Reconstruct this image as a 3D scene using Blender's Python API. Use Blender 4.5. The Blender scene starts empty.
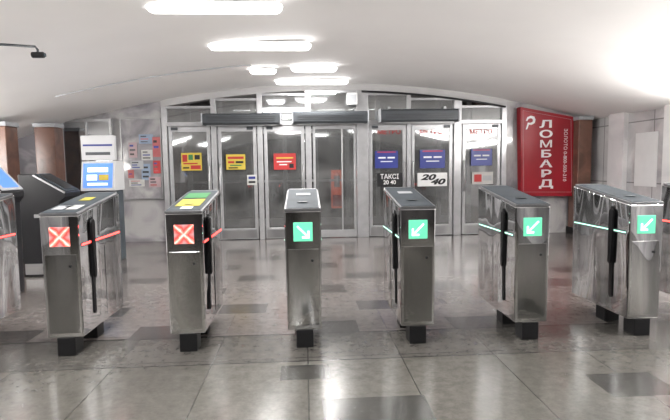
import bpy, bmesh, math, random
from mathutils import Vector, Matrix
random.seed(4)
S = bpy.context.scene
COL = S.collection
R = math.radians
S.view_settings.view_transform = 'Standard'
S.view_settings.look = 'None'

# ------------------------------------------------------------------ camera
F = 500.0
CAMZ = 1.26
cam = bpy.data.cameras.new('camera'); camo = bpy.data.objects.new('camera', cam); COL.objects.link(camo)
cam.sensor_width = 36; cam.lens = F/670*36; cam.clip_start = .02
ROT = Matrix.Rotation(R(-3.43), 4, 'Z') @ Matrix.Rotation(R(90-4.9), 4, 'X') @ Matrix.Rotation(R(-0.8), 4, 'Z')
camo.matrix_world = Matrix.Translation((0, 0, CAMZ)) @ ROT
S.camera = camo
def at(px, py, Y):
    d = ROT.to_3x3() @ Vector(((px-335)/F, -(py-210)/F, -1))
    t = Y/d.y
    return Vector((d.x*t, Y, CAMZ+d.z*t))
def onfloor(px, py):
    d = ROT.to_3x3() @ Vector(((px-335)/F, -(py-210)/F, -1))
    t = -CAMZ/d.z
    return d.x*t, d.y*t

# ------------------------------------------------------------------ materials
def newmat(name):
    m = bpy.data.materials.new(name); m.use_nodes = True
    nt = m.node_tree; b = nt.nodes['Principled BSDF']
    return m, nt, b
def plain(name, col, rough=.5, metal=0, noise=.06, scale=20, emis=None, es=0, coat=0, spec=.5):
    m, nt, b = newmat(name)
    n = nt.nodes.new('ShaderNodeTexNoise'); n.inputs['Scale'].default_value = scale; n.inputs['Detail'].default_value = 3
    tc = nt.nodes.new('ShaderNodeTexCoord'); nt.links.new(tc.outputs['Object'], n.inputs['Vector'])
    r = nt.nodes.new('ShaderNodeValToRGB')
    r.color_ramp.elements[0].position = .3; r.color_ramp.elements[1].position = .7
    r.color_ramp.elements[0].color = (*[max(0, c*(1-noise)) for c in col], 1)
    r.color_ramp.elements[1].color = (*[min(1, c*(1+noise)) for c in col], 1)
    nt.links.new(n.outputs['Fac'], r.inputs['Fac']); nt.links.new(r.outputs['Color'], b.inputs['Base Color'])
    b.inputs['Roughness'].default_value = rough; b.inputs['Metallic'].default_value = metal
    b.inputs['Specular IOR Level'].default_value = spec
    if coat: b.inputs['Coat Weight'].default_value = coat
    if emis:
        b.inputs['Emission Color'].default_value = (*emis, 1); b.inputs['Emission Strength'].default_value = es
    return m
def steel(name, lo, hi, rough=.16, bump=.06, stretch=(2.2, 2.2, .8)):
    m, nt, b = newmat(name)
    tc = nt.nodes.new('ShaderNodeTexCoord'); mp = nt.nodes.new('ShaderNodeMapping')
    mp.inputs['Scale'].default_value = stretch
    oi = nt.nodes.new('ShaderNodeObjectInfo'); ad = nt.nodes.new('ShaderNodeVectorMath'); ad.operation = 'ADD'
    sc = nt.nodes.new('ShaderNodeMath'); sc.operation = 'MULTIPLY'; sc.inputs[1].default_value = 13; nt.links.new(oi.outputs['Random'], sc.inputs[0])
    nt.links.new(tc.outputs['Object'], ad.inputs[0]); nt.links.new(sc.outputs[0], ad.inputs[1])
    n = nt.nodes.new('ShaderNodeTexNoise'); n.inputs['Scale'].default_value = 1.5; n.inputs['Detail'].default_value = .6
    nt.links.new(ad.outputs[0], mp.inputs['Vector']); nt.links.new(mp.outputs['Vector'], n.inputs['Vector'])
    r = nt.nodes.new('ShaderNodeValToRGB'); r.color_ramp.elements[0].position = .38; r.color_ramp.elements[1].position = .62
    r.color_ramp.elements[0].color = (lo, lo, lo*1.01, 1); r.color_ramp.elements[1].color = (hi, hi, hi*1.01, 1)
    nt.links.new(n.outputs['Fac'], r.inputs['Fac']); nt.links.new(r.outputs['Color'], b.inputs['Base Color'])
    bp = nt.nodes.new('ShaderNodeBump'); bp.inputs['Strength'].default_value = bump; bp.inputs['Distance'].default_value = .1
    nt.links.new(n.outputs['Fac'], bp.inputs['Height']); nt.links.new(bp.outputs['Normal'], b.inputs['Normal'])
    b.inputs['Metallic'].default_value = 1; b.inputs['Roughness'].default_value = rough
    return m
def marble(name, base, vein, rough=.25, scale=1.6, joints=False):
    m, nt, b = newmat(name)
    tc = nt.nodes.new('ShaderNodeTexCoord')
    n = nt.nodes.new('ShaderNodeTexNoise'); n.inputs['Scale'].default_value = scale; n.inputs['Detail'].default_value = 8
    n.inputs['Distortion'].default_value = 1.4
    nt.links.new(tc.outputs['Object'], n.inputs['Vector'])
    r = nt.nodes.new('ShaderNodeValToRGB'); r.color_ramp.elements[0].position = .38; r.color_ramp.elements[1].position = .6
    r.color_ramp.elements[0].color = (*vein, 1); r.color_ramp.elements[1].color = (*base, 1)
    nt.links.new(n.outputs['Fac'], r.inputs['Fac'])
    out = r.outputs['Color']
    if joints:
        sp = nt.nodes.new('ShaderNodeSeparateXYZ'); cb = nt.nodes.new('ShaderNodeCombineXYZ')
        ad = nt.nodes.new('ShaderNodeMath'); ad.operation = 'ADD'
        nt.links.new(tc.outputs['Object'], sp.inputs[0]); nt.links.new(sp.outputs[0], ad.inputs[0]); nt.links.new(sp.outputs[1], ad.inputs[1])
        nt.links.new(ad.outputs[0], cb.inputs[0]); nt.links.new(sp.outputs[2], cb.inputs[1])
        br = nt.nodes.new('ShaderNodeTexBrick'); br.offset = 0; br.inputs['Scale'].default_value = 1
        br.inputs['Brick Width'].default_value = .62; br.inputs['Row Height'].default_value = .95; br.inputs['Mortar Size'].default_value = .01
        br.inputs['Color1'].default_value = (1, 1, 1, 1); br.inputs['Color2'].default_value = (.8, .8, .81, 1); br.inputs['Mortar'].default_value = (.45, .45, .45, 1)
        nt.links.new(cb.outputs[0], br.inputs['Vector'])
        mu = nt.nodes.new('ShaderNodeMixRGB'); mu.blend_type = 'MULTIPLY'; mu.inputs[0].default_value = 1
        nt.links.new(out, mu.inputs[1]); nt.links.new(br.outputs['Color'], mu.inputs[2]); out = mu.outputs[0]
    nt.links.new(out, b.inputs['Base Color']); b.inputs['Roughness'].default_value = rough
    return m
def emit(name, col, s):
    return plain(name, tuple(min(c, .9) for c in col), .5, 0, .01, 5, col, s)
def cross_mat(zc):
    """lit pictogram panel: uneven red glow spreading from a diagonal cross"""
    m, nt, b = newmat('red_cross_display')
    N = nt.nodes.new; L = nt.links.new
    tc = N('ShaderNodeTexCoord'); sp = N('ShaderNodeSeparateXYZ'); L(tc.outputs['Object'], sp.inputs[0])
    def mt(op, a, bb=None):
        q = N('ShaderNodeMath'); q.operation = op
        for i, v in enumerate((a, bb)):
            if v is None: continue
            if isinstance(v, (int, float)): q.inputs[i].default_value = v
            else: L(v, q.inputs[i])
        return q.outputs[0]
    v = mt('SUBTRACT', sp.outputs[2], zc); u = sp.outputs[0]
    d = mt('MINIMUM', mt('ABSOLUTE', mt('SUBTRACT', u, v)), mt('ABSOLUTE', mt('ADD', u, v)))
    n = N('ShaderNodeTexNoise'); n.inputs['Scale'].default_value = 38; n.inputs['Detail'].default_value = 2; L(tc.outputs['Object'], n.inputs['Vector'])
    dd = mt('ADD', mt('MULTIPLY', d, 17), mt('MULTIPLY', mt('SUBTRACT', n.outputs['Fac'], .5), .5))
    r = N('ShaderNodeValToRGB'); L(dd, r.inputs[0])
    e = r.color_ramp.elements; e[0].position = .0; e[0].color = (1, .62, .55, 1); e[1].position = 1; e[1].color = (.42, .27, .27, 1)
    q = e.new(.2); q.color = (1, .22, .16, 1); q = e.new(.45); q.color = (.6, .05, .045, 1)
    L(r.outputs[0], b.inputs['Base Color']); L(r.outputs[0], b.inputs['Emission Color']); b.inputs['Emission Strength'].default_value = .7
    b.inputs['Roughness'].default_value = .2
    return m

def floor_mat():
    m, nt, b = newmat('granite_floor')
    N = nt.nodes.new; L = nt.links.new
    tc = N('ShaderNodeTexCoord'); sep = N('ShaderNodeSeparateXYZ'); L(tc.outputs['Object'], sep.inputs[0])
    def math_(op, a, bb=None, c=None):
        q = N('ShaderNodeMath'); q.operation = op
        for i, v in enumerate((a, bb, c)):
            if v is None: continue
            if isinstance(v, (int, float)): q.inputs[i].default_value = v
            else: L(v, q.inputs[i])
        return q.outputs[0]
    x, y = sep.outputs[0], sep.outputs[1]
    def cell(off_x, off_y, px_, py_, wx, wy):
        a = math_('FLOORED_MODULO', math_('ADD', x, off_x), px_); c = math_('FLOORED_MODULO', math_('ADD', y, off_y), py_)
        return math_('MULTIPLY', math_('LESS_THAN', a, wx), math_('LESS_THAN', c, wy))
    def rect(cx, cy, wx, wy):
        return math_('MULTIPLY', math_('LESS_THAN', math_('ABSOLUTE', math_('SUBTRACT', x, cx)), wx/2), math_('LESS_THAN', math_('ABSOLUTE', math_('SUBTRACT', y, cy)), wy/2))
    def brick(w, h, c1, c2, mort, msz, offs):
        br = N('ShaderNodeTexBrick'); L(tc.outputs['Object'], br.inputs['Vector'])
        br.inputs['Scale'].default_value = 1; br.inputs['Brick Width'].default_value = w; br.inputs['Row Height'].default_value = h
        br.inputs['Mortar Size'].default_value = msz; br.offset = offs
        br.inputs['Color1'].default_value = (*c1, 1); br.inputs['Color2'].default_value = (*c2, 1); br.inputs['Mortar'].default_value = (*mort, 1)
        return br.outputs['Color']
    far = brick(1.24, .63, (.15, .134, .127), (.125, .112, .106), (.09, .082, .078), .003, .5)
    near = brick(.62, 1.9, (.108, .103, .091), (.09, .086, .076), (.05, .048, .043), .004, .35)
    dark = math_('MAXIMUM', cell(.1, .1, 1.24, 1.26, .5, .34), cell(.78, .73, 1.24, 1.26, .42, .3))
    dn = None
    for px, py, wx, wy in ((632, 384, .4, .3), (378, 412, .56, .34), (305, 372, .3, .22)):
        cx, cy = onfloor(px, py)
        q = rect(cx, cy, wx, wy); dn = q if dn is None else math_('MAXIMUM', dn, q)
    mix1 = N('ShaderNodeMixRGB'); L(math_('MULTIPLY', dark, .85), mix1.inputs[0]); L(far, mix1.inputs[1]); mix1.inputs[2].default_value = (.055, .05, .048, 1)
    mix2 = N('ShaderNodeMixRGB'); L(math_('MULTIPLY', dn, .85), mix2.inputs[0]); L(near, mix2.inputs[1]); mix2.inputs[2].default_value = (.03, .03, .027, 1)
    zone = math_('GREATER_THAN', y, 3.72)
    mixz = N('ShaderNodeMixRGB'); L(zone, mixz.inputs[0]); L(mix2.outputs[0], mixz.inputs[1]); L(mix1.outputs[0], mixz.inputs[2])
    band = math_('LESS_THAN', math_('ABSOLUTE', math_('SUBTRACT', y, 3.45)), .27)
    bandc = brick(.62, .54, (.10, .094, .086), (.08, .076, .069), (.05, .047, .043), .004, 0)
    mixb = N('ShaderNodeMixRGB'); L(band, mixb.inputs[0]); L(mixz.outputs[0], mixb.inputs[1]); L(bandc, mixb.inputs[2])
    seam = math_('MAXIMUM', math_('LESS_THAN', math_('ABSOLUTE', math_('SUBTRACT', y, 3.72)), .012), math_('LESS_THAN', math_('ABSOLUTE', math_('SUBTRACT', y, 3.18)), .006))
    mixs = N('ShaderNodeMixRGB'); L(seam, mixs.inputs[0]); L(mixb.outputs[0], mixs.inputs[1]); mixs.inputs[2].default_value = (.025, .025, .025, 1)
    n = N('ShaderNodeTexNoise'); n.inputs['Scale'].default_value = 14.; n.inputs['Detail'].default_value = 14; n.inputs['Roughness'].default_value = .85
    L(tc.outputs['Object'], n.inputs['Vector'])
    r = N('ShaderNodeValToRGB'); r.color_ramp.elements[0].position = .3; r.color_ramp.elements[1].position = .7
    r.color_ramp.elements[0].color = (.55, .55, .55, 1); r.color_ramp.elements[1].color = (1.45, 1.45, 1.45, 1)
    L(n.outputs['Fac'], r.inputs['Fac'])
    mul = N('ShaderNodeMixRGB'); mul.blend_type = 'MULTIPLY'; mul.inputs[0].default_value = 1
    L(mixs.outputs[0], mul.inputs[1]); L(r.outputs['Color'], mul.inputs[2])
    L(mul.outputs[0], b.inputs['Base Color'])
    rr = math_('MULTIPLY_ADD', n.outputs['Fac'], .2, .09); L(rr, b.inputs['Roughness'])
    b.inputs['Specular IOR Level'].default_value = .7
    return m
def glass_mat(name, tint, gl, haze=.06):
    m, nt, b = newmat(name); nt.nodes.remove(b)
    N = nt.nodes.new; L = nt.links.new
    out = nt.nodes['Material Output']
    t = N('ShaderNodeBsdfTransparent'); t.inputs[0].default_value = (*tint, 1)
    g = N('ShaderNodeBsdfGlossy'); g.inputs['Roughness'].default_value = .04; g.inputs[0].default_value = (.85, .87, .88, 1)
    d = N('ShaderNodeBsdfDiffuse'); d.inputs[0].default_value = (.5, .5, .5, 1)
    tc = N('ShaderNodeTexCoord')
    n = N('ShaderNodeTexNoise'); n.inputs['Scale'].default_value = 2.0; L(tc.outputs['Object'], n.inputs['Vector'])
    mr = N('ShaderNodeMapRange'); mr.inputs['From Min'].default_value = .3; mr.inputs['From Max'].default_value = .7
    mr.inputs['To Min'].default_value = haze*.3; mr.inputs['To Max'].default_value = haze*2
    L(n.outputs['Fac'], mr.inputs['Value'])
    m1 = N('ShaderNodeMixShader'); m1.inputs[0].default_value = gl; L(t.outputs[0], m1.inputs[1]); L(g.outputs[0], m1.inputs[2])
    m2 = N('ShaderNodeMixShader'); L(mr.outputs[0], m2.inputs[0]); L(m1.outputs[0], m2.inputs[1]); L(d.outputs[0], m2.inputs[2])
    L(m2.outputs[0], out.inputs['Surface'])
    return m

DISP_Z = .82
M = dict(
    steel=steel('steel_painted_reflections', .38, .88, .04, .5, (2.2, 2.2, .7)),  # blotchy light and dark base colour stands in for mirror reflections
    steel2=steel('dull_steel', .3, .42, .34, .03),
    rim=plain('steel_rim', (.22, .22, .23), .35, .8, .05, 8),
    alu=plain('aluminium_frame', (.42, .42, .43), .28, .45, .1, 8),
    ceil=plain('white_plaster', (.88, .86, .845), .6, 0, .02, 1.3),
    header=plain('grey_plaster', (.42, .41, .41), .6, 0, .04, 3),
    wall=marble('grey_marble', (.42, .41, .41), (.2, .19, .21), .08, 1.4),
    wallw=marble('pale_marble', (.66, .65, .65), (.45, .44, .45), .08, 1.3, True),
    pilaster=marble('white_marble', (.82, .81, .81), (.68, .67, .68), .1, 1.3),
    brown=marble('brown_granite', (.17, .085, .06), (.10, .052, .038), .3, 3),
    dark=plain('dark_plastic', (.02, .02, .022), .35, 0, .1, 30, spec=.25),
    rear=plain('dark_hall', (.04, .036, .036), .5, 0, .4, 1.2),
    foot=plain('black_painted_foot', (.008, .008, .009), .4, .0, .1, 30, spec=.3),
    rubber=plain('black_rubber', (.012, .012, .013), .5, 0, .1, 40, spec=.2),
    bar=plain('black_barrier_pad', (.006, .006, .007), .45, .0, .1, 30, spec=.2),
    cover=plain('dark_reader_cover', (.06, .07, .08), .6, .0, .15, 6, spec=.1),
    grey=plain('slate_casing', (.05, .056, .063), .4, .2, .06, 8),
    greyl=plain('light_grey_plastic', (.4, .41, .43), .5, 0, .04, 8, spec=.2),
    console=plain('dark_console', (.014, .014, .016), .3, .0, .1, 6, spec=.3),
    white=plain('white_paint', (.72, .72, .72), .4, 0, .03, 6),
    termw=plain('terminal_paint', (.5, .5, .51), .4, 0, .03, 6),
    paper=plain('paper', (.5, .5, .48), .6, 0, .08, 14),
    red=plain('red_panel', (.25, .004, .012), .35, 0, .06, 5, spec=.3),
    redp=plain('red_print', (.4, .02, .02), .5, 0, .05, 10),
    orange=plain('glowing_orange_print', (.75, .12, .04), .5, 0, .2, 10, (.7, .08, .03), .9),  # poster print given a glow of its own, not a lamp
    blue=plain('blue_print', (.012, .025, .2), .4, 0, .08, 10),
    yellow=plain('yellow_print', (.55, .42, .05), .5, 0, .08, 12),
    olive=plain('olive_print', (.4, .36, .07), .5, 0, .15, 12, spec=.1),
    green=plain('green_print', (.06, .2, .08), .5, 0, .08, 12, spec=.1),
    pink=plain('pink_print', (.38, .27, .28), .5, 0, .1, 12),
    pinkl=plain('faded_pink_print', (.38, .09, .09), .5, 0, .1, 12),
    sky=plain('pale_blue_print', (.22, .29, .4), .5, 0, .1, 12),
    whitep=plain('white_print', (.8, .8, .8), .5, 0, .02, 12),
    glass=glass_mat('door_glass', (.64, .65, .65), .24, .09),
    glassd=glass_mat('display_glass', (.4, .41, .45), .5, .04),
    lamp=emit('lamp_diffuser', (1, .985, .97), 7),
    ledr=emit('red_light', (1, .06, .05), 6),
    ledrp=cross_mat(DISP_Z),
    ledg=emit('green_light', (.5, 1, .75), 1.4),
    ledgp=emit('green_display', (.12, .6, .36), .8),
    arw=emit('arrow_light', (.85, 1, .93), 2.0),
    screen=emit('blue_screen', (.08, .2, .6), .7),
    screenw=emit('white_screen', (.8, .88, 1), .6),
    vest=plain('vestibule_wall', (.15, .10, .085), .4, 0, .8, 2.0),
    floor=floor_mat(),
)

# ------------------------------------------------------------------ mesh helpers
class MB:
    def __init__(s): s.bm = bmesh.new()
    def box(s, x0, x1, y0, y1, z0, z1):
        v = [s.bm.verts.new(p) for p in ((x0,y0,z0),(x1,y0,z0),(x1,y1,z0),(x0,y1,z0),(x0,y0,z1),(x1,y0,z1),(x1,y1,z1),(x0,y1,z1))]
        for f in ((0,3,2,1),(4,5,6,7),(0,1,5,4),(1,2,6,5),(2,3,7,6),(3,0,4,7)): s.bm.faces.new([v[i] for i in f])
        return s
    def loft(s, rings, cap=True):
        R_ = [[s.bm.verts.new(p) for p in r] for r in rings]
        n = len(R_[0])
        for a, b in zip(R_, R_[1:]):
            for i in range(n): s.bm.faces.new((a[i], a[(i+1) % n], b[(i+1) % n], b[i]))
        if cap: s.bm.faces.new(R_[0][::-1]); s.bm.faces.new(R_[-1])
        return s
    def cyl(s, c, r, h, axis='z', n=20, r2=None):
        r2 = r if r2 is None else r2
        rings = []
        for k, rr in ((0, r), (1, r2)):
            ring = []
            for i in range(n):
                a = 2*math.pi*i/n; u, w = rr*math.cos(a), rr*math.sin(a); q = k*h
                ring.append({'z': (c[0]+u, c[1]+w, c[2]+q), 'y': (c[0]+u, c[1]+q, c[2]+w), 'x': (c[0]+q, c[1]+u, c[2]+w)}[axis])
            rings.append(ring)
        return s.loft(rings)
    def tube(s, pts, r, n=8):
        rings = []
        for i, p in enumerate(pts):
            p = Vector(p); a = Vector(pts[max(0, i-1)]); b = Vector(pts[min(len(pts)-1, i+1)])
            d = (b-a).normalized(); u = d.orthogonal().normalized() if abs(d.z) > .9 else d.cross(Vector((0,0,1))).normalized()
            w = d.cross(u)
            rings.append([p+u*r*math.cos(2*math.pi*k/n)+w*r*math.sin(2*math.pi*k/n) for k in range(n)])
        return s.loft(rings)
    def build(s, name, mat, parent=None, bevel=0, smooth=False, seg=2):
        bmesh.ops.recalc_face_normals(s.bm, faces=s.bm.faces)
        me = bpy.data.meshes.new(name); s.bm.to_mesh(me); s.bm.free()
        o = bpy.data.objects.new(name, me); COL.objects.link(o); me.materials.append(mat)
        if parent: o.parent = parent
        if smooth:
            for p in me.polygons: p.use_smooth = True
        if bevel:
            b = o.modifiers.new('bevel', 'BEVEL'); b.width = bevel; b.segments = seg; b.limit_method = 'ANGLE'; b.angle_limit = R(35)
            b.harden_normals = False
        return o
def B(name, mat, parent, *dims, bevel=0):
    return MB().box(*dims).build(name, mat, parent, bevel)
def poly(pts, y0, y1):
    return MB().loft([[(x, y0, z) for x, z in pts], [(x, y1, z) for x, z in pts]])
def thing(name, label, cat, loc=(0,0,0), rz=0, group=None):
    o = bpy.data.objects.new(name, None); COL.objects.link(o); o.location = loc; o.rotation_euler = (0, 0, rz)
    o.empty_display_size = .1
    o['label'] = label; o['category'] = cat
    if group: o['group'] = group
    return o
def tag(o, label, cat, group=None):
    o['label'] = label; o['category'] = cat
    if group: o['group'] = group
    return o
def struct(o, label=None):
    o['kind'] = 'structure'
    if label: o['label'] = label
    return o
def text(name, s, size, mat, loc, parent=None, rot=(R(90), 0, 0), sx=1, sy=1, bold=0, align='CENTER', shear=0):
    cu = bpy.data.curves.new(name, 'FONT'); cu.body = s; cu.size = size; cu.align_x = align; cu.align_y = 'CENTER'
    cu.extrude = .0015; cu.offset = bold; cu.shear = shear
    tmp = bpy.data.objects.new('tmp', cu); COL.objects.link(tmp)
    bpy.context.view_layer.update()
    me = bpy.data.meshes.new_from_object(tmp.evaluated_get(bpy.context.evaluated_depsgraph_get()))
    bpy.data.objects.remove(tmp)
    me.name = name; me.materials.clear(); me.materials.append(mat)
    me.transform(Matrix.Diagonal((sx, sy, 1, 1)))
    o = bpy.data.objects.new(name, me); COL.objects.link(o); o.location = loc; o.rotation_euler = rot
    if parent: o.parent = parent
    return o

# ------------------------------------------------------------------ the setting
XL, XR, YB, YR = -5.6, 5.2, 8.9, -6.0
XC, KC, ZC = .54, .031, 2.72
def ceil(x): return ZC-KC*(x-XC)**2
HD = .115
struct(B('floor', M['floor'], None, XL, XR, YR, 12.2, -.1, 0))
xs = [XL+(XR-XL)*i/60 for i in range(61)]
m = MB()
prof = [(x, ceil(x)) for x in xs] + [(x, ceil(x)+.12) for x in reversed(xs)]
m.loft([[(x, YR, z) for x, z in prof], [(x, YB+.15, z) for x, z in prof]])
o = m.build('ceiling', M['ceil']); struct(o)
for p in o.data.polygons: p.use_smooth = len(p.vertices) == 4
o.modifiers.new('es', 'EDGE_SPLIT').split_angle = R(40)
def wallslab(name, x0, x1, y0, y1, bot, mat, n=12, top=None):
    top = top or ceil
    a = [x0+(x1-x0)*i/n for i in range(n+1)]
    pts = [(x, bot(x) if callable(bot) else bot) for x in a] + [(x, top(x)) for x in reversed(a)]
    return struct(poly(pts, y0, y1).build(name, mat))
DL = at(165, 200, YB).x; DR = at(505, 200, YB).x
wallslab('wall_back_left', XL, DL, YB, YB+.15, 0, M['wall'])
wallslab('wall_back_right', DR, XR, YB, YB+.15, 0, M['wall'])
wallslab('wall_back_header', DL, DR, YB-.02, YB+.15, lambda x: ceil(x)-HD, M['header'], 30)
struct(B('wall_left', M['wallw'], None, XL-.15, XL, YR, YB+.15, 0, ceil(XL)+.05))
struct(B('wall_right', M['wallw'], None, XR, XR+.15, YR, YB+.15, 0, ceil(XR)+.05))
wallslab('wall_rear', XL, XR, YR-.15, YR, 0, M['rear'])
# vestibule beyond the doors
struct(B('wall_vestibule_left', M['vest'], None, DL-.25, DL-.1, YB+.15, 12.2, 0, 2.7))
struct(B('wall_vestibule_right', M['vest'], None, DR+.1, DR+.25, YB+.15, 12.2, 0, 2.7))
struct(B('wall_vestibule_back', M['vest'], None, DL-.25, DR+.25, 12.2, 12.35, 0, 2.7))
struct(B('ceiling_vestibule', M['header'], None, DL-.25, DR+.25, YB+.15, 12.35, 2.7, 2.8))
# right wall pilasters and added cornices that hide the unseen uplights
for i, (ya, yb) in enumerate(((7.8, 8.2), (6.5, 6.9), (5.1, 5.5), (3.4, 3.9))):
    struct(B('trim_%d' % (i+3), M['pilaster'], None, XR-.08, XR, ya, yb, 0, ceil(XR-.08)), None)
struct(B('trim_7', M['ceil'], None, XR-.36, XR-.08, 1.5, 6.1, 1.74, 1.8))
struct(B('trim_8', M['ceil'], None, XL, XL+.32, 1.5, 6.9, 1.26, 1.3))

# door frame
DT = 2.0
def X(px): return at(px, 190, YB).x
posts = [(165, 170), (213.5, 218.5), (259, 264), (306.5, 312), (357, 368.5), (406.5, 410.5), (453, 460.5), (500, 505)]
m = MB()
for a, b in posts:
    xa, xb = X(a), X(b); m.box(xa, xb, YB-.05, YB+.07, 0, ceil((xa+xb)/2)-HD)
struct(m.build('trim_1', M['alu'], None, .006))
m = MB()
for (a, b), (c, d) in zip(posts, posts[1:]):
    m.box(X(b), X(c), YB-.04, YB+.06, DT, DT+.07)
    zt = min(ceil(X(b)), ceil(X(c)))-HD
    m.box(X(b), X(c), YB-.03, YB+.05, zt-.045, zt)
struct(m.build('trim_2', M['alu'], None, .005))
k = 1
for (a, b), (c, d) in zip(posts, posts[1:]):
    zt = min(ceil(X(b)), ceil(X(c)))-HD
    o = MB().box(X(b), X(c), YB, YB+.012, DT+.07, zt-.045).build('window_%d' % k, M['glass']); struct(o); k += 1
# door leaves
doorx = [(171, 212.5), (219.5, 258), (265, 305.5), (313.5, 356.5), (369, 406), (411, 452), (461.5, 499.5)]
for i, (a, b) in enumerate(doorx):
    x0, x1 = X(a), X(b); w = x1-x0
    d = bpy.data.objects.new('door_%d' % (i+1), None); COL.objects.link(d); d.location = ((x0+x1)/2, YB, 0); struct(d)
    h = w/2-.004; st = .058
    m = MB()
    if i == 3:
        m.box(-h, -h+.04, -.025, .025, .01, DT-.005).box(h-.04, h, -.025, .025, .01, DT-.005)
        m.box(-h+.04, h-.04, -.025, .025, .01, .14).box(-h+.04, h-.04, -.025, .025, DT-.07, DT-.005)
        m.box(.12, .145, -.02, .02, .14, DT-.07)
        m.build('frame', M['alu'], d, .004)
        B('glass', M['glass'], d, -h+.04, h-.04, -.005, .005, .14, DT-.07)
    else:
        m.box(-h, -h+st, -.025, .025, .01, DT-.005).box(h-st, h, -.025, .025, .01, DT-.005)
        m.box(-h+st, h-st, -.025, .025, .01, .2).box(-h+st, h-st, -.025, .025, DT-.1, DT-.005)
        m.build('frame', M['alu'], d, .005)
        B('glass', M['glass'], d, -h+st, h-st, -.005, .005, .2, DT-.1)
        s = 1 if i in (0, 2, 4) else -1
        hx = s*(h-st/2)
        MB().tube([(hx, -.03, .8), (hx, -.075, .82), (hx, -.075, 1.32), (hx, -.03, 1.34)], .014, 10).build('handle', M['steel2'], d, smooth=True)
        MB().box(-s*(h-.05)-.11*(s < 0), -s*(h-.05)+.11*(s > 0), -.06, -.026, DT-.07, DT-.02).build('door_closer', M['grey'], d, .004)
        B('kick_plate', M['steel2'], d, -h+st*.4, h-st*.4, -.03, -.0255, .03, .17)
# inner row of vestibule doors
m = MB()
n = 9
for i in range(n+1):
    x = DL+.0+(DR-DL)*i/n
    m.box(x-.045, x+.045, 10.9, 11.0, 0, 2.7)
m.box(DL, DR, 10.91, 10.99, 2.0, 2.09).box(DL, DR, 10.91, 10.99, 0, .16).box(DL, DR, 10.91, 10.99, .95, 1.0)
struct(m.build('trim_20', M['alu'], None))
struct(B('window_10', M['glass'], None, DL, DR, 10.94, 10.95, .16, 2.65))

# ------------------------------------------------------------------ air curtains
def air_curtain(px0, px1, py0, py1, label):
    Y = 8.6
    p = at(px0, py1, Y); q = at(px1, py0, Y)
    w = (q.x-p.x)/2; zc = (at((px0+px1)/2, py1, Y).z); hh = at((px0+px1)/2, py0, Y).z-zc
    t = thing('air_curtain', label, 'air curtain', ((p.x+q.x)/2, 8.73, zc), 0, 'air curtains above the doors')
    pr = [(-.13, .03), (-.10, 0), (.11, 0), (.11, hh), (-.09, hh), (-.13, hh-.03)]
    MB().loft([[(-w+.02, y, z) for y, z in pr], [(w-.02, y, z) for y, z in pr]]).build('casing', M['grey'], t, .006)
    for s in (-1, 1):
        MB().box(s*w-.02*(s > 0), s*w+.02*(s < 0), -.135, .112, -.004, hh+.004).build('end_cap', M['greyl'], t, .006)
    m = MB()
    for j in range(3): m.box(-w+.1, w-.1, -.137, -.1305, .06+j*.03, .068+j*.03)
    m.build('intake_grille', M['dark'], t)
    B('outlet', M['steel2'], t, -w+.08, w-.08, -.06, .0, -.012, -.001)
    for s in (-1, 1):
        MB().box(s*(w-.2)-.02, s*(w-.2)+.02, .08, .13, hh, hh+.06).build('bracket', M['alu'], t)
air_curtain(201, 281, 113, 124.5, 'dark grey air curtain above the yellow-signed doors, leftmost of three')
air_curtain(292, 369, 111, 123, 'dark grey air curtain above the plain middle glass panel')
air_curtain(380, 460, 108.5, 121.5, 'dark grey air curtain above the blue-signed doors, rightmost of three')
# box and cables above
p = at(352, 99, 8.8)
t = thing('speaker_box', 'small white speaker box fixed above the middle glass panel', 'speaker', (p.x, 8.8, p.z-.1))
B('case', M['white'], t, -.09, .09, -.06, .06, 0, .2, bevel=.012)
B('grille', M['greyl'], t, -.065, .065, -.066, -.0605, .03, .17, bevel=.002)
tag(MB().tube([(x, YB-.06, ceil(x)-.14) for x in [X(362)+i*(X(503)-X(362))/14 for i in range(15)]], .018).build('power_cable', M['dark'], smooth=True),
    'black cable following the arch above the right-hand doors', 'cable')
tag(MB().tube([(x, 7.0, ceil(x)-.012) for x in [-3.3+i*(2.6)/16 for i in range(17)]], .008).build('ceiling_conduit', M['greyl'], smooth=True),
    'thin grey conduit curving across the left part of the vault', 'conduit')

# ------------------------------------------------------------------ signs on doors
def sign(px0, py0, px1, py1, mat, label, draw, group='signs on the door glass', Y=YB-.04, name='door_sign', cat='sign'):
    p = at(px0, py0, Y); q = at(px1, py1, Y); w = (q.x-p.x); h = p.z-q.z
    t = thing(name, label, cat, ((p.x+q.x)/2, Y, (p.z+q.z)/2-h/2), 0, group)
    B('panel', mat, t, -w/2, w/2, -.004, .004, 0, h, bevel=.002)
    if draw: draw(t, w, h)
    return t
def lines(mats, rows):
    def f(t, w, h):
        for (x0, x1, z0, z1), mt in zip(rows, mats):
            B('print', M[mt], t, -w/2+w*x0, -w/2+w*x1, -.0065, -.0045, h*z0, h*z1)
    return f
sign(181, 153, 202, 170.5, M['yellow'], 'yellow sign with dark red and green print on the leftmost door',
     lines(('redp', 'green', 'redp', 'dark', 'dark', 'redp'), ((.06, .3, .5, .9), (.36, .58, .6, .9), (.45, .95, .08, .3), (.66, .92, .62, .88), (.08, .38, .12, .2), (.1, .8, .36, .44))))
sign(226, 154.5, 245.5, 169.5, M['yellow'], 'yellow sign with a red band on the second door from left',
     lines(('redp', 'redp', 'dark', 'green', 'dark'), ((.08, .92, .7, .86), (.1, .42, .42, .56), (.5, .9, .42, .56), (.2, .8, .24, .32), (.12, .6, .08, .16))))
sign(273.5, 153.5, 296, 169.5, M['redp'], 'red sign with pale print on the door left of the middle panel',
     lines(('yellow', 'whitep', 'whitep', 'dark'), ((.12, .88, .68, .76), (.14, .8, .46, .52), (.25, .6, .28, .34), (.7, .9, .1, .36))))
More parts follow.
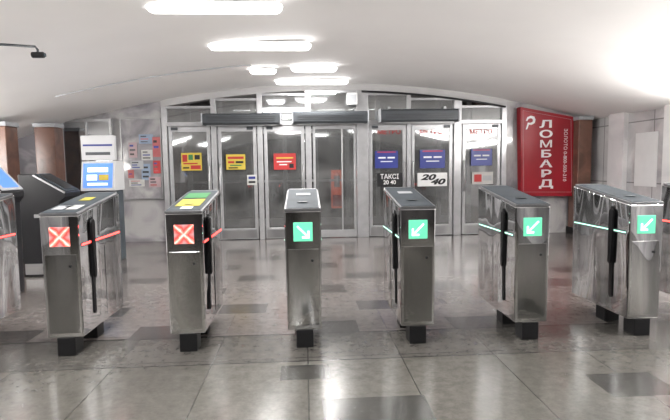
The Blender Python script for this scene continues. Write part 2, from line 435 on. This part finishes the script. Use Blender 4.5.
for a, b, c, d, wh in ((375, 151, 398, 168, 'right beside the middle panel'), (420, 150, 445, 168, 'above the slanted-digits notice, second door from the right'), (471, 149, 492, 165.5, 'on the rightmost door')):
    sign(a, b, c, d, M['blue'], 'blue sign with white print ' + wh,
         lines(('whitep', 'whitep', 'whitep', 'redp'), ((.14, .46, .56, .65), (.54, .86, .56, .65), (.24, .76, .36, .41), (.1, .9, .9, .96))))
def taxi(t, w, h):
    text('lettering', 'ТАКСІ', h*.5, M['whitep'], (0, -.006, h*.7), t, bold=.001, sx=.9)
    text('lettering', '20 40', h*.42, M['whitep'], (0, -.006, h*.28), t, bold=.001)
sign(377, 173, 402, 186, M['dark'], 'dark notice with white taxi lettering under the blue sign', taxi, name='notice', cat='notice')
def tw(t, w, h):
    text('lettering', '20', h*.75, M['dark'], (-w*.16, -.006, h*.66), t, bold=.008, shear=.3, sx=1.35, sy=.75)
    text('lettering', '40', h*.75, M['dark'], (w*.16, -.006, h*.32), t, bold=.008, shear=.3, sx=1.35, sy=.75)
sign(417.5, 173, 447, 186, M['whitep'], 'white notice with bold slanted dark digits on the second door from right', tw, name='notice', cat='notice')
sign(247, 175, 257, 185, M['paper'], 'small white paper notice near the handle of the second door',
     lines(('blue', 'dark'), ((.15, .85, .6, .85), (.15, .85, .2, .4))), name='notice', cat='notice')
sign(472, 172, 493, 184, M['paper'], 'pale notice under the blue sign of the rightmost door',
     lines(('redp', 'greyl'), ((.1, .45, .2, .8), (.5, .92, .3, .7))), name='notice', cat='notice')
sign(331, 170, 343, 208, M['orange'], 'orange-red poster seen through the middle glass panel inside the vestibule',
     lines(('redp', 'pink'), ((.1, .9, .05, .35), (.25, .75, .55, .85))), name='poster', cat='poster', Y=10.935, group='posters')
for px, wh in ((389, 'right of the middle panel'), (431, 'second from the right'), (481, 'at the right end')):
    p = at(px, 132, YB-.01)
    o = text('metro_lettering', 'МЕТРО', .12, M['redp'], (p.x, YB-.012, p.z), bold=.001)
    tag(o, 'faint red lettering across the glass top of the door ' + wh, 'lettering', 'red lettering on the door glass')

# ------------------------------------------------------------------ pawnshop sign
Y = 8.74
pts = [at(520, 107, Y), at(573, 117, Y), at(574, 196, Y), at(521, 196, Y)]
t = thing('pawnshop_sign', 'tall dark red sign with stacked white letters by the right column', 'sign', (pts[3].x, Y, pts[3].z))
loc = [(p.x-pts[3].x, p.z-pts[3].z) for p in pts]
poly(loc, -.02, .14).build('board', M['red'], t, .004)
O3 = Vector((pts[3].x, Y, pts[3].z))
def lp(px, py): return at(px, py, Y-.02)-O3
def bord(a, b):
    a = lp(*a); b = lp(*b)
    return MB().tube([(a.x, -.021, a.z), (b.x, -.021, b.z)], .0028, 6)
for a, b in (((523, 110.5), (571, 119.5)), ((571, 119.5), (571.5, 192)), ((523, 110.5), (523.5, 192)), ((523.5, 192), (571.5, 192))):
    bord(a, b).build('border_line', M['pink'], t)
for i, ch in enumerate('ЛОМБАРД'):
    q = lp(546, 124.5+i*9.9)
    text('letter', ch, .205, M['whitep'], (q.x, -.0225, q.z), t, sx=1.4 if ch == 'М' else 1.65, sy=.86, bold=.002 if ch == 'М' else .005)
q = lp(565, 155)
text('side_lettering', 'ЗОЛОТО 0-800-503-210', .085, M['whitep'], (q.x, -.0215, q.z), t, rot=(R(90), R(90), 0), sx=1.05)
# angular white emblem: a broad hooked stroke with a slanted foot
q = lp(530.5, 122)
E1 = [(-.085, .02), (-.06, .085), (.0, .11), (.065, .095), (.09, .04), (.075, -.02), (.02, -.05), (-.03, -.045), (-.06, -.13), (-.085, -.13),
      (-.05, -.01), (.0, -.015), (.035, .0), (.045, .035), (.025, .06), (-.01, .065), (-.045, .05), (-.055, .02)]
MB().loft([[(q.x+a, -.0235, q.z+b) for a, b in E1], [(q.x+a, -.0205, q.z+b) for a, b in E1]]).build('logo', M['whitep'], t)

# ------------------------------------------------------------------ columns
def column(px0, px1, Y, dep, label, ztop=None):
    x0 = at(px0, 180, Y).x; x1 = at(px1, 180, Y).x; c = (x0+x1)/2; w = (x1-x0)/2
    t = thing('column', label, 'column', (c, Y+dep/2, 0), 0, 'brown granite columns')
    zt = ceil(c-w if c < XC else c+w)-.005
    B('shaft', M['brown'], t, -w, w, -dep/2, dep/2, .12, zt-.06, bevel=.012)
    B('base', M['rubber'], t, -w-.02, w+.02, -dep/2-.02, dep/2+.02, 0, .12, bevel=.008)
    B('capital', M['greyl'], t, -w-.015, w+.015, -dep/2-.015, dep/2+.015, zt-.06, zt-.0, bevel=.006)
column(37, 57, 8.2, .3, 'brown granite column behind the ticket machines on the left')
column(-10, 9, 7.3, .3, 'brown granite column cut off by the left edge of the photo')
column(577.5, 591, 8.55, .3, 'brown granite column beside the tall red sign')

# ------------------------------------------------------------------ left notice board with papers
xa, xb = at(116, 150, 8.6).x, at(163, 150, YB).x
t = thing('notice_board', 'marble panel crowded with papers left of the doors', 'notice board', (xa, 8.84, .75))
W = at(161, 150, 8.8).x-xa; Hh = at(140, 118, 8.8).z-.75
m = MB(); m.box(0, .015, -.01, .04, 0, Hh).box(W-.015, W, -.01, .04, 0, Hh).box(.015, W-.015, -.01, .04, 0, .015).box(.015, W-.015, -.01, .04, Hh-.015, Hh)
m.build('frame', M['steel2'], t, .003)
B('backing', M['wall'], t, .015, W-.015, .01, .03, .015, Hh-.015)
pk = 0
def add_poster(x, z, w, h, mt, lab):
    global pk
    x = min(max(x, xa+.02+w/2), xa+W-.02-w/2)
    y = 8.840-.003*(pk % 3); pk += 1
    o = B('poster', M[mt], None, x-w/2, x+w/2, y, y+.002, z-h/2, z+h/2)
    for j in range(3):
        B('print', M[random.choice(['dark', 'grey', 'blue', 'pinkl', 'dark'])], o, x-w*.38, x+w*(.0+.35*random.random()), y-.0014, y-.0004, z-h*(.34-.28*j), z-h*(.22-.28*j))
    tag(o, lab, 'poster', 'papers in the notice board')
plist = [(146, 139, .24, .16, 'sky', 'pale blue sheet at the top of the notice board'), (157, 147, .13, .34, 'pinkl', 'tall red-pink sheet at the right of the notice board'),
    (133, 150, .14, .26, 'pink', 'faded pink sheet at the left of the notice board'), (147, 155, .19, .18, 'paper', 'white sheet in the middle of the notice board'),
    (137, 165, .22, .15, 'greyl', 'grey sheet at the left of the notice board'), (157, 167, .12, .22, 'redp', 'red sheet at the lower right of the notice board'),
    (146, 172, .15, .28, 'sky', 'bluish sheet below the centre of the notice board'), (137, 183, .26, .12, 'paper', 'wide white sheet low on the notice board'),
    (155, 182, .2, .18, 'pink', 'pinkish sheet at the bottom right of the notice board'), (131, 174, .1, .14, 'pinkl', 'little red sheet at the lower left of the notice board')]
for px, py, w, h, mt, lab in plist:
    q = at(px, py, 8.84); add_poster(q.x, q.z, w, h, mt, lab)
# glazed cabinet at far left
x0, x1 = at(62, 150, 8.8).x, at(113, 150, 8.8).x
t = thing('glass_case', 'tall grey glazed case on the wall behind the white ticket terminal', 'display case', (x0, 8.8, 0))
W2 = x1-x0; zt_ = at(90, 119, 8.8).z
m = MB(); m.box(0, .04, -.03, .09, 0, zt_).box(W2-.04, W2, -.03, .09, 0, zt_).box(W2*.5-.015, W2*.5+.015, -.03, .05, .04, zt_-.04).box(.04, W2-.04, -.03, .09, 0, .06).box(.04, W2-.04, -.03, .09, zt_-.05, zt_)
m.build('frame', M['alu'], t, .004)
B('pane', M['glassd'], t, .04, W2-.04, -.005, .0, .06, zt_-.05)
# right wall sheets
for yv, w, z, lab in ((7.35, .5, 1.3, 'white sheet on the right wall, farther from the turnstiles'), (6.0, .45, 1.32, 'white sheet on the right wall, nearer to the turnstiles')):
    o = B('wall_sheet', M['white'], None, XR-.012, XR-.002, yv-w/2, yv+w/2, z-.4, z+.42, bevel=.003); tag(o, lab, 'poster', 'sheets on the right wall')

# ------------------------------------------------------------------ kiosks on the left
def terminal():
    p0, p1 = at(80, 170, 6.9), at(114, 170, 6.9); c = (p0.x+p1.x)/2; w = (p1.x-p0.x)/2
    zt = at(97, 135, 6.9).z; za = at(97, 161, 6.9).z; zb = at(97, 188, 6.9).z
    t = thing('ticket_terminal', 'white ticket terminal with a bright screen and header in front of the glass case', 'ticket machine', (c, 6.9, 0))
    B('cabinet', M['cover'], t, -w+.03, w-.03, .02, .4, 0, zb-.04, bevel=.015)
    MB().loft([[(-w, -.02, zb-.04), (w, -.02, zb-.04), (w, .38, zb-.04), (-w, .38, zb-.04)], [(-w, .06, za+.0), (w, .06, za), (w, .38, za), (-w, .38, za)]]).build('screen_housing', M['termw'], t, .01)
    sc = MB().loft([[(-w+.03, -.013, zb-.0), (w-.03, -.013, zb-.0), (w-.03, .01, zb), (-w+.03, .01, zb)], [(-w+.03, .045, za-.03), (w-.03, .045, za-.03), (w-.03, .07, za-.03), (-w+.03, .07, za-.03)]]).build('screen', M['screen'], t)
    hz = za-zb
    for (fx0, fx1, fz0, fz1, mt) in ((-.3, .3, .62, .8, 'screenw'), (-.32, -.02, .3, .52, 'screenw'), (.04, .32, .3, .52, 'yellow'), (-.3, .3, .1, .2, 'screenw')):
        f = lambda z: -.016+(z-zb)/(za-.03-zb)*.058
        z0, z1 = zb+hz*fz0*.95, zb+hz*fz1*.95
        MB().loft([[(2*w*fx0, f(z0)-.004, z0), (2*w*fx1, f(z0)-.004, z0), (2*w*fx1, f(z0)+.002, z0), (2*w*fx0, f(z0)+.002, z0)],
                   [(2*w*fx0, f(z1)-.004, z1), (2*w*fx1, f(z1)-.004, z1), (2*w*fx1, f(z1)+.002, z1), (2*w*fx0, f(z1)+.002, z1)]]).build('icon', M[mt], sc)
    hp = B('header_panel', M['termw'], t, -w, w, .06, .14, za+.01, zt, bevel=.012)
    B('stripe', M['blue'], hp, -w+.03, w-.03, .055, .0595, za+.2, za+.225)
    B('stripe', M['grey'], hp, -w+.06, w-.06, .055, .0595, za+.08, za+.12)
    B('cash_slot', M['dark'], t, -.1, .1, .012, .02, zb-.22, zb-.16)
    B('tray', M['dark'], t, -.12, .12, .0, .02, zb-.5, zb-.4)
terminal()
def console(px0, px1, Y, ztop, zlow, label, smat, dep=.5):
    x0, x1 = at(px0, 200, Y).x, at(px1, 200, Y).x; w = x1-x0
    t = thing('ticket_kiosk', label, 'ticket machine', (x0, Y, 0))
    pr = [(0, 0), (w*.82, 0), (w*.86, zlow-.12), (w, zlow-.06), (w, zlow), (w*.32, ztop), (0, ztop)]
    poly(pr, 0, dep).build('cabinet', M['console'], t, .012)
    a = Vector((w, 0, zlow)); b = Vector((w*.32, 0, ztop)); d = (b-a); n = Vector((-d.z, 0, d.x)).normalized()
    if n.z < 0: n = -n
    def quad(u0, u1, y0, y1, o0, o1):
        P = [a+d*u0+n*o0, a+d*u1+n*o0, a+d*u1+n*o1, a+d*u0+n*o1]
        return MB().loft([[(p.x, y0, p.z) for p in P], [(p.x, y1, p.z) for p in P]])
    quad(.03, .97, .02, dep-.02, .001, .012).build('bezel', M['greyl'] if smat == 'screen' else M['cover'], t, .003)
    quad(.12, .88, .07, dep-.07, .0125, .017).build('screen', M[smat], t)
    quad(.0, .97, -.012, -.001, -.02, .0).build('edge_trim', M['alu'], t)
    B('card_slot', M['steel2'], t, w*.3, w*.55, -.006, 0, zlow-.3, zlow-.26)
    B('plinth', M['steel2'], t, w*.04, w*.78, -.004, 0, .03, .16)
console(19, 66, 6.1, at(30, 174, 6.1).z, at(66, 192, 6.1).z, 'black sloping ticket kiosk with light edge, left of the white terminal', 'console', .4)
console(-35, 2, 5.0, at(5, 165, 5).z, at(10, 192, 5).z, 'ticket kiosk with lit blue screen at the left edge of the photo', 'screen', .4)

# ------------------------------------------------------------------ turnstiles
YF = 3.42; DEP = .76; ZB = .13
def zt(y): return .978+.105*min(1, max(0, y/DEP))
def hw(z): return .119+.007*(z-ZB)/.86
def side_patch(s, prof, off0, off1):
    """prof: list of (y,z); a plate that follows the tapering side"""
    return MB().loft([[(s*(hw(z)+off0), y, z) for y, z in prof], [(s*(hw(z)+off1), y, z) for y, z in prof]])
def capsule(yc, z0, z1, r0, r1, n=8, lean=0):
    pts = []
    for i in range(n+1):
        a = math.pi*i/n; pts.append((yc+lean+r1*math.cos(a), z1-r1+r1*math.sin(a)))
    for i in range(n+1):
        a = math.pi+math.pi*i/n; pts.append((yc+r0*math.cos(a), z0+r0+r0*math.sin(a)))
    return pts
def turnstile(x, state, stickers, label, dy=0):
    t = thing('turnstile', label, 'turnstile', (x, YF+dy, 0), 0, 'row of steel turnstiles')
    # body
    pr = [(0, ZB), (0, zt(0)-.014), (DEP, zt(DEP)-.014), (DEP, ZB)]
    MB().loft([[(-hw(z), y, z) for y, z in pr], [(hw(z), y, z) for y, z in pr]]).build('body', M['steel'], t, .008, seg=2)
    # top cover, slightly narrower at the far end
    rings = []
    for y, k in ((-.004, .985), (.02, 1.005), (.66, 1.005), (.74, .95), (.763, .86)):
        w = .126*k; z = zt(y)
        rings.append([(-w, y, z-.0135), (w, y, z-.0135), (w, y, z+.0), (w-.004, y, z+.003), (-w+.004, y, z+.003), (-w, y, z+.0)])
    MB().loft(rings).build('top_cover', M['rim'], t, .0015)
    def toppatch(x0, x1, y0, y1, o0, o1):
        return MB().loft([[(x0, y0, zt(y0)+o0), (x1, y0, zt(y0)+o0), (x1, y0, zt(y0)+o1), (x0, y0, zt(y0)+o1)],
                          [(x0, y1, zt(y1)+o0), (x1, y1, zt(y1)+o0), (x1, y1, zt(y1)+o1), (x0, y1, zt(y1)+o1)]])
    rd = toppatch(-.114, .114, .006, .72, .0035, .006).build('card_reader', M['cover'], t)
    MB().cyl((0, .2, zt(.2)+.0065), .04, .003, 'z', 24).build('reader_ring', M['grey'], rd)
    for (a, b, c, d, mt) in stickers:
        toppatch(a, b, c, d, .0095, .0105).build('sticker', M[mt], t)
    # front service panel
    w = .1
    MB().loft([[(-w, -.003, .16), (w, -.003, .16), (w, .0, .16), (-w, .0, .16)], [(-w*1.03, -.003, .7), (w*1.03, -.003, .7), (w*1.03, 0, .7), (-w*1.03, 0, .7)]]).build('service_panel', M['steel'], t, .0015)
    MB().cyl((.06, -.008, .62), .009, .006, 'y', 14).build('lock', M['dark'], t)
    # display
    zc = DISP_Z; s2 = .066
    dp = B('status_display', M['ledrp'] if state == 'r' else M['ledgp'], t, -s2, s2, -.006, 0, zc-s2, zc+s2, bevel=.003)
    if state != 'r':
        m = MB()
        q = -1
        if state == 'gr': q = 1
        sh = [(-q*.042, zc+.035), (-q*.035, zc+.042), (q*.032, zc-.025), (q*.025, zc-.032)]
        hd = [(q*.044, zc-.044), (q*.044, zc+.006), (q*.032, zc+.006), (q*.032, zc-.032), (-q*.006, zc-.032), (-q*.006, zc-.044)]
        m.loft([[(px, -.0095, pz) for px, pz in sh], [(px, -.0062, pz) for px, pz in sh]])
        m.loft([[(px, -.0098, pz) for px, pz in hd], [(px, -.0062, pz) for px, pz in hd]])
        m.build('arrow', M['arw'], dp)
    # sides
    led = M['ledr'] if state == 'r' else M['ledg']
    for s in (-1, 1):
        ls = side_patch(s, [(.03, .747), (.03, .773), (DEP-.03, .773), (DEP-.03, .747)], 0, .003).build('light_rail', M['cover'], t)
        k = .006 if state == 'r' else .0045
        side_patch(s, [(.035, .76-k), (.035, .76+k), (DEP-.035, .76+k), (DEP-.035, .76-k)], .0032, .005).build('light_strip', led, ls)
        sl = side_patch(s, capsule(.2, .24, .94, .02, .023), .0005, .006).build('barrier_slot', M['bar'], t)
        side_patch(s, capsule(.205, .5, .92, .02, .03, lean=-.012), .0065, .007 if state == 'gr' else .02).build('barrier_arm', M['bar'], sl, .0 if state == 'gr' else .004)
        side_patch(s, [(.42, .17), (.42, .7), (.424, .7), (.424, .17)], 0, .0015).build('panel_seam', M['dark'], t)
    # feet
    for fy in (.0, .36):
        B('foot', M['foot'], t, -.06, .06, fy, fy+.13, 0, ZB-.001, bevel=.005)
    return t
def TX(px): return at(px, 310, YF).x
st1 = [(-.085, -.01, .08, .2, 'greyl'), (-.03, .05, .38, .5, 'olive'), (.01, .085, .08, .22, 'paper')]
st2 = [(-.09, .08, .4, .6, 'green'), (-.085, .085, .12, .36, 'olive'), (-.03, .05, .03, .1, 'paper')]
st3 = [(-.05, .06, .44, .52, 'greyl')]
turnstile(TX(64)-.82, 'r', [], 'steel turnstile cut off by the left edge, red light strip on its side')
turnstile(TX(64), 'r', st1, 'steel turnstile with red cross, in front of the kiosks')
turnstile(TX(187), 'r', st2, 'steel turnstile with red cross and yellow-green stickers on top')
turnstile(TX(304.5), 'gr', st3, 'steel turnstile seen straight on in the middle, arrow pointing down right')
turnstile(TX(418), 'g', st3, 'steel turnstile with green arrow, just right of the straight-on one')
turnstile(TX(531), 'g', [], 'steel turnstile with green arrow standing before the tall red sign')
turnstile(TX(643), 'g', [], 'steel turnstile with green arrow, rightmost of those fully in view')
turnstile(TX(643)+.79, 'r', [], 'steel turnstile cut off by the right edge of the photo')

# ------------------------------------------------------------------ lamps
def area(x, y, z, sx, sy, e, rot=(0, 0, 0), col=(1, .98, .955)):
    l = bpy.data.lights.new('area_light', 'AREA'); l.shape = 'RECTANGLE'; l.size = sx; l.size_y = sy; l.energy = e; l.color = col
    o = bpy.data.objects.new('area_light', l); COL.objects.link(o); o.location = (x, y, z); o.rotation_euler = rot
def lamp(x, y, L, label, e, d=.2):
    t = thing('ceiling_light', label, 'ceiling light', (x, y, ceil(x)-.004), 0, 'fluorescent ceiling lights')
    sl = -2*KC*(x-XC); an = math.atan(sl) if abs(x-XC) > 2 else -.02
    t.rotation_euler = (0, -an if abs(x-XC) > 2 else .0, 0)
    B('housing', M['white'], t, -L/2+.03, L/2-.03, -d/2+.02, d/2-.02, -.03, -.012, bevel=.004)
    xsr = [-L/2, -L/2+.01, -L/2+.03, -L/2+.06, L/2-.06, L/2-.03, L/2-.01, L/2]
    rings = []
    for xx in xsr:
        q = max(0, abs(xx)-(L/2-.06))/.06; e_ = max(.2, math.sqrt(max(0, 1-q*q)))
        rings.append([(xx, (d/2)*e_*math.cos(math.pi*j/8), -.031-.06*e_*math.sin(math.pi*j/8)) for j in range(9)])
    MB().loft(rings).build('diffuser', M['lamp'], t, smooth=True)
    area(x, y, ceil(x)-.103, L*.75, d*.25, e, t.rotation_euler)
def LX(px, py, Y): return at(px, py, Y).x
E = 45
lamp(LX(215, 8, 4.42), 4.42, 1.14, 'long lit ceiling light nearest the camera, at the top edge', E)
lamp(LX(260, 44, 5.85), 5.85, 1.16, 'long lit ceiling light, second from the top edge of the photo', E)
lamp(LX(314, 68, 7.3), 7.3, .66, 'short lit ceiling light right of the smaller one', E*.5, .15)
lamp(LX(263, 69, 7.3), 7.3, .38, 'smallest lit ceiling light, left of the short one', E*.2, .15)
lamp(LX(312, 82, 8.4), 8.4, 1.2, 'long lit ceiling light nearest the doors', E*.7, .15)
lamp(3.9, 3.3, 1.2, 'ceiling light off frame above the right-hand turnstiles', E*1.3)
lamp(4.2, 1.6, 1.2, 'ceiling light off frame at the right beside the camera', E*1.1)
lamp(-3.9, 2.6, 1.2, 'ceiling light off frame above the left-hand turnstiles', E*1.1)
for i, (x, y) in enumerate(((-.9, 2.6), (-1.1, .6), (-.5, -1.6), (2.2, -.6), (-3.2, -.4), (.5, -4))):
    lamp(x, y, 1.2, 'ceiling light behind the viewpoint, number %d from the turnstiles back' % (i+1), E*.85)
area(X(335), 9.3, 2.68, 4.5, .15, 60)
# unseen uplights added above the cornices to brighten the vault
area(XR-.24, 3.8, 1.83, .2, 4.4, 460, (R(180), R(-35), 0))
area(XL+.18, 4.2, 1.34, .2, 5.2, 290, (R(180), R(35), 0))

# security camera on a bracket arm
p = at(38, 55, 4.6)
t = thing('security_camera', 'small dark security camera on a thin bracket at upper left', 'security camera', (p.x, 4.6, p.z))
xe = -.55
ze = ceil(p.x+xe)-p.z
MB().tube([(xe, 0, ze-.03), (-.3, 0, .09), (-.02, 0, .07), (0, 0, .045), (0, 0, .02)], .011, 8).build('bracket', M['grey'], t, smooth=True)
MB().cyl((xe, 0, ze-.05), .03, .045, 'z').build('mount', M['greyl'], t)
MB().cyl((-.05, 0, 0), .026, .1, 'x', 20).build('housing', M['dark'], t, .004)
MB().cyl((.05, 0, 0), .018, .012, 'x', 20).build('lens', M['cover'], t)

w = bpy.data.worlds.new('world'); S.world = w; w.use_nodes = True
w.node_tree.nodes['Background'].inputs[0].default_value = (.8, .85, .9, 1); w.node_tree.nodes['Background'].inputs[1].default_value = .3
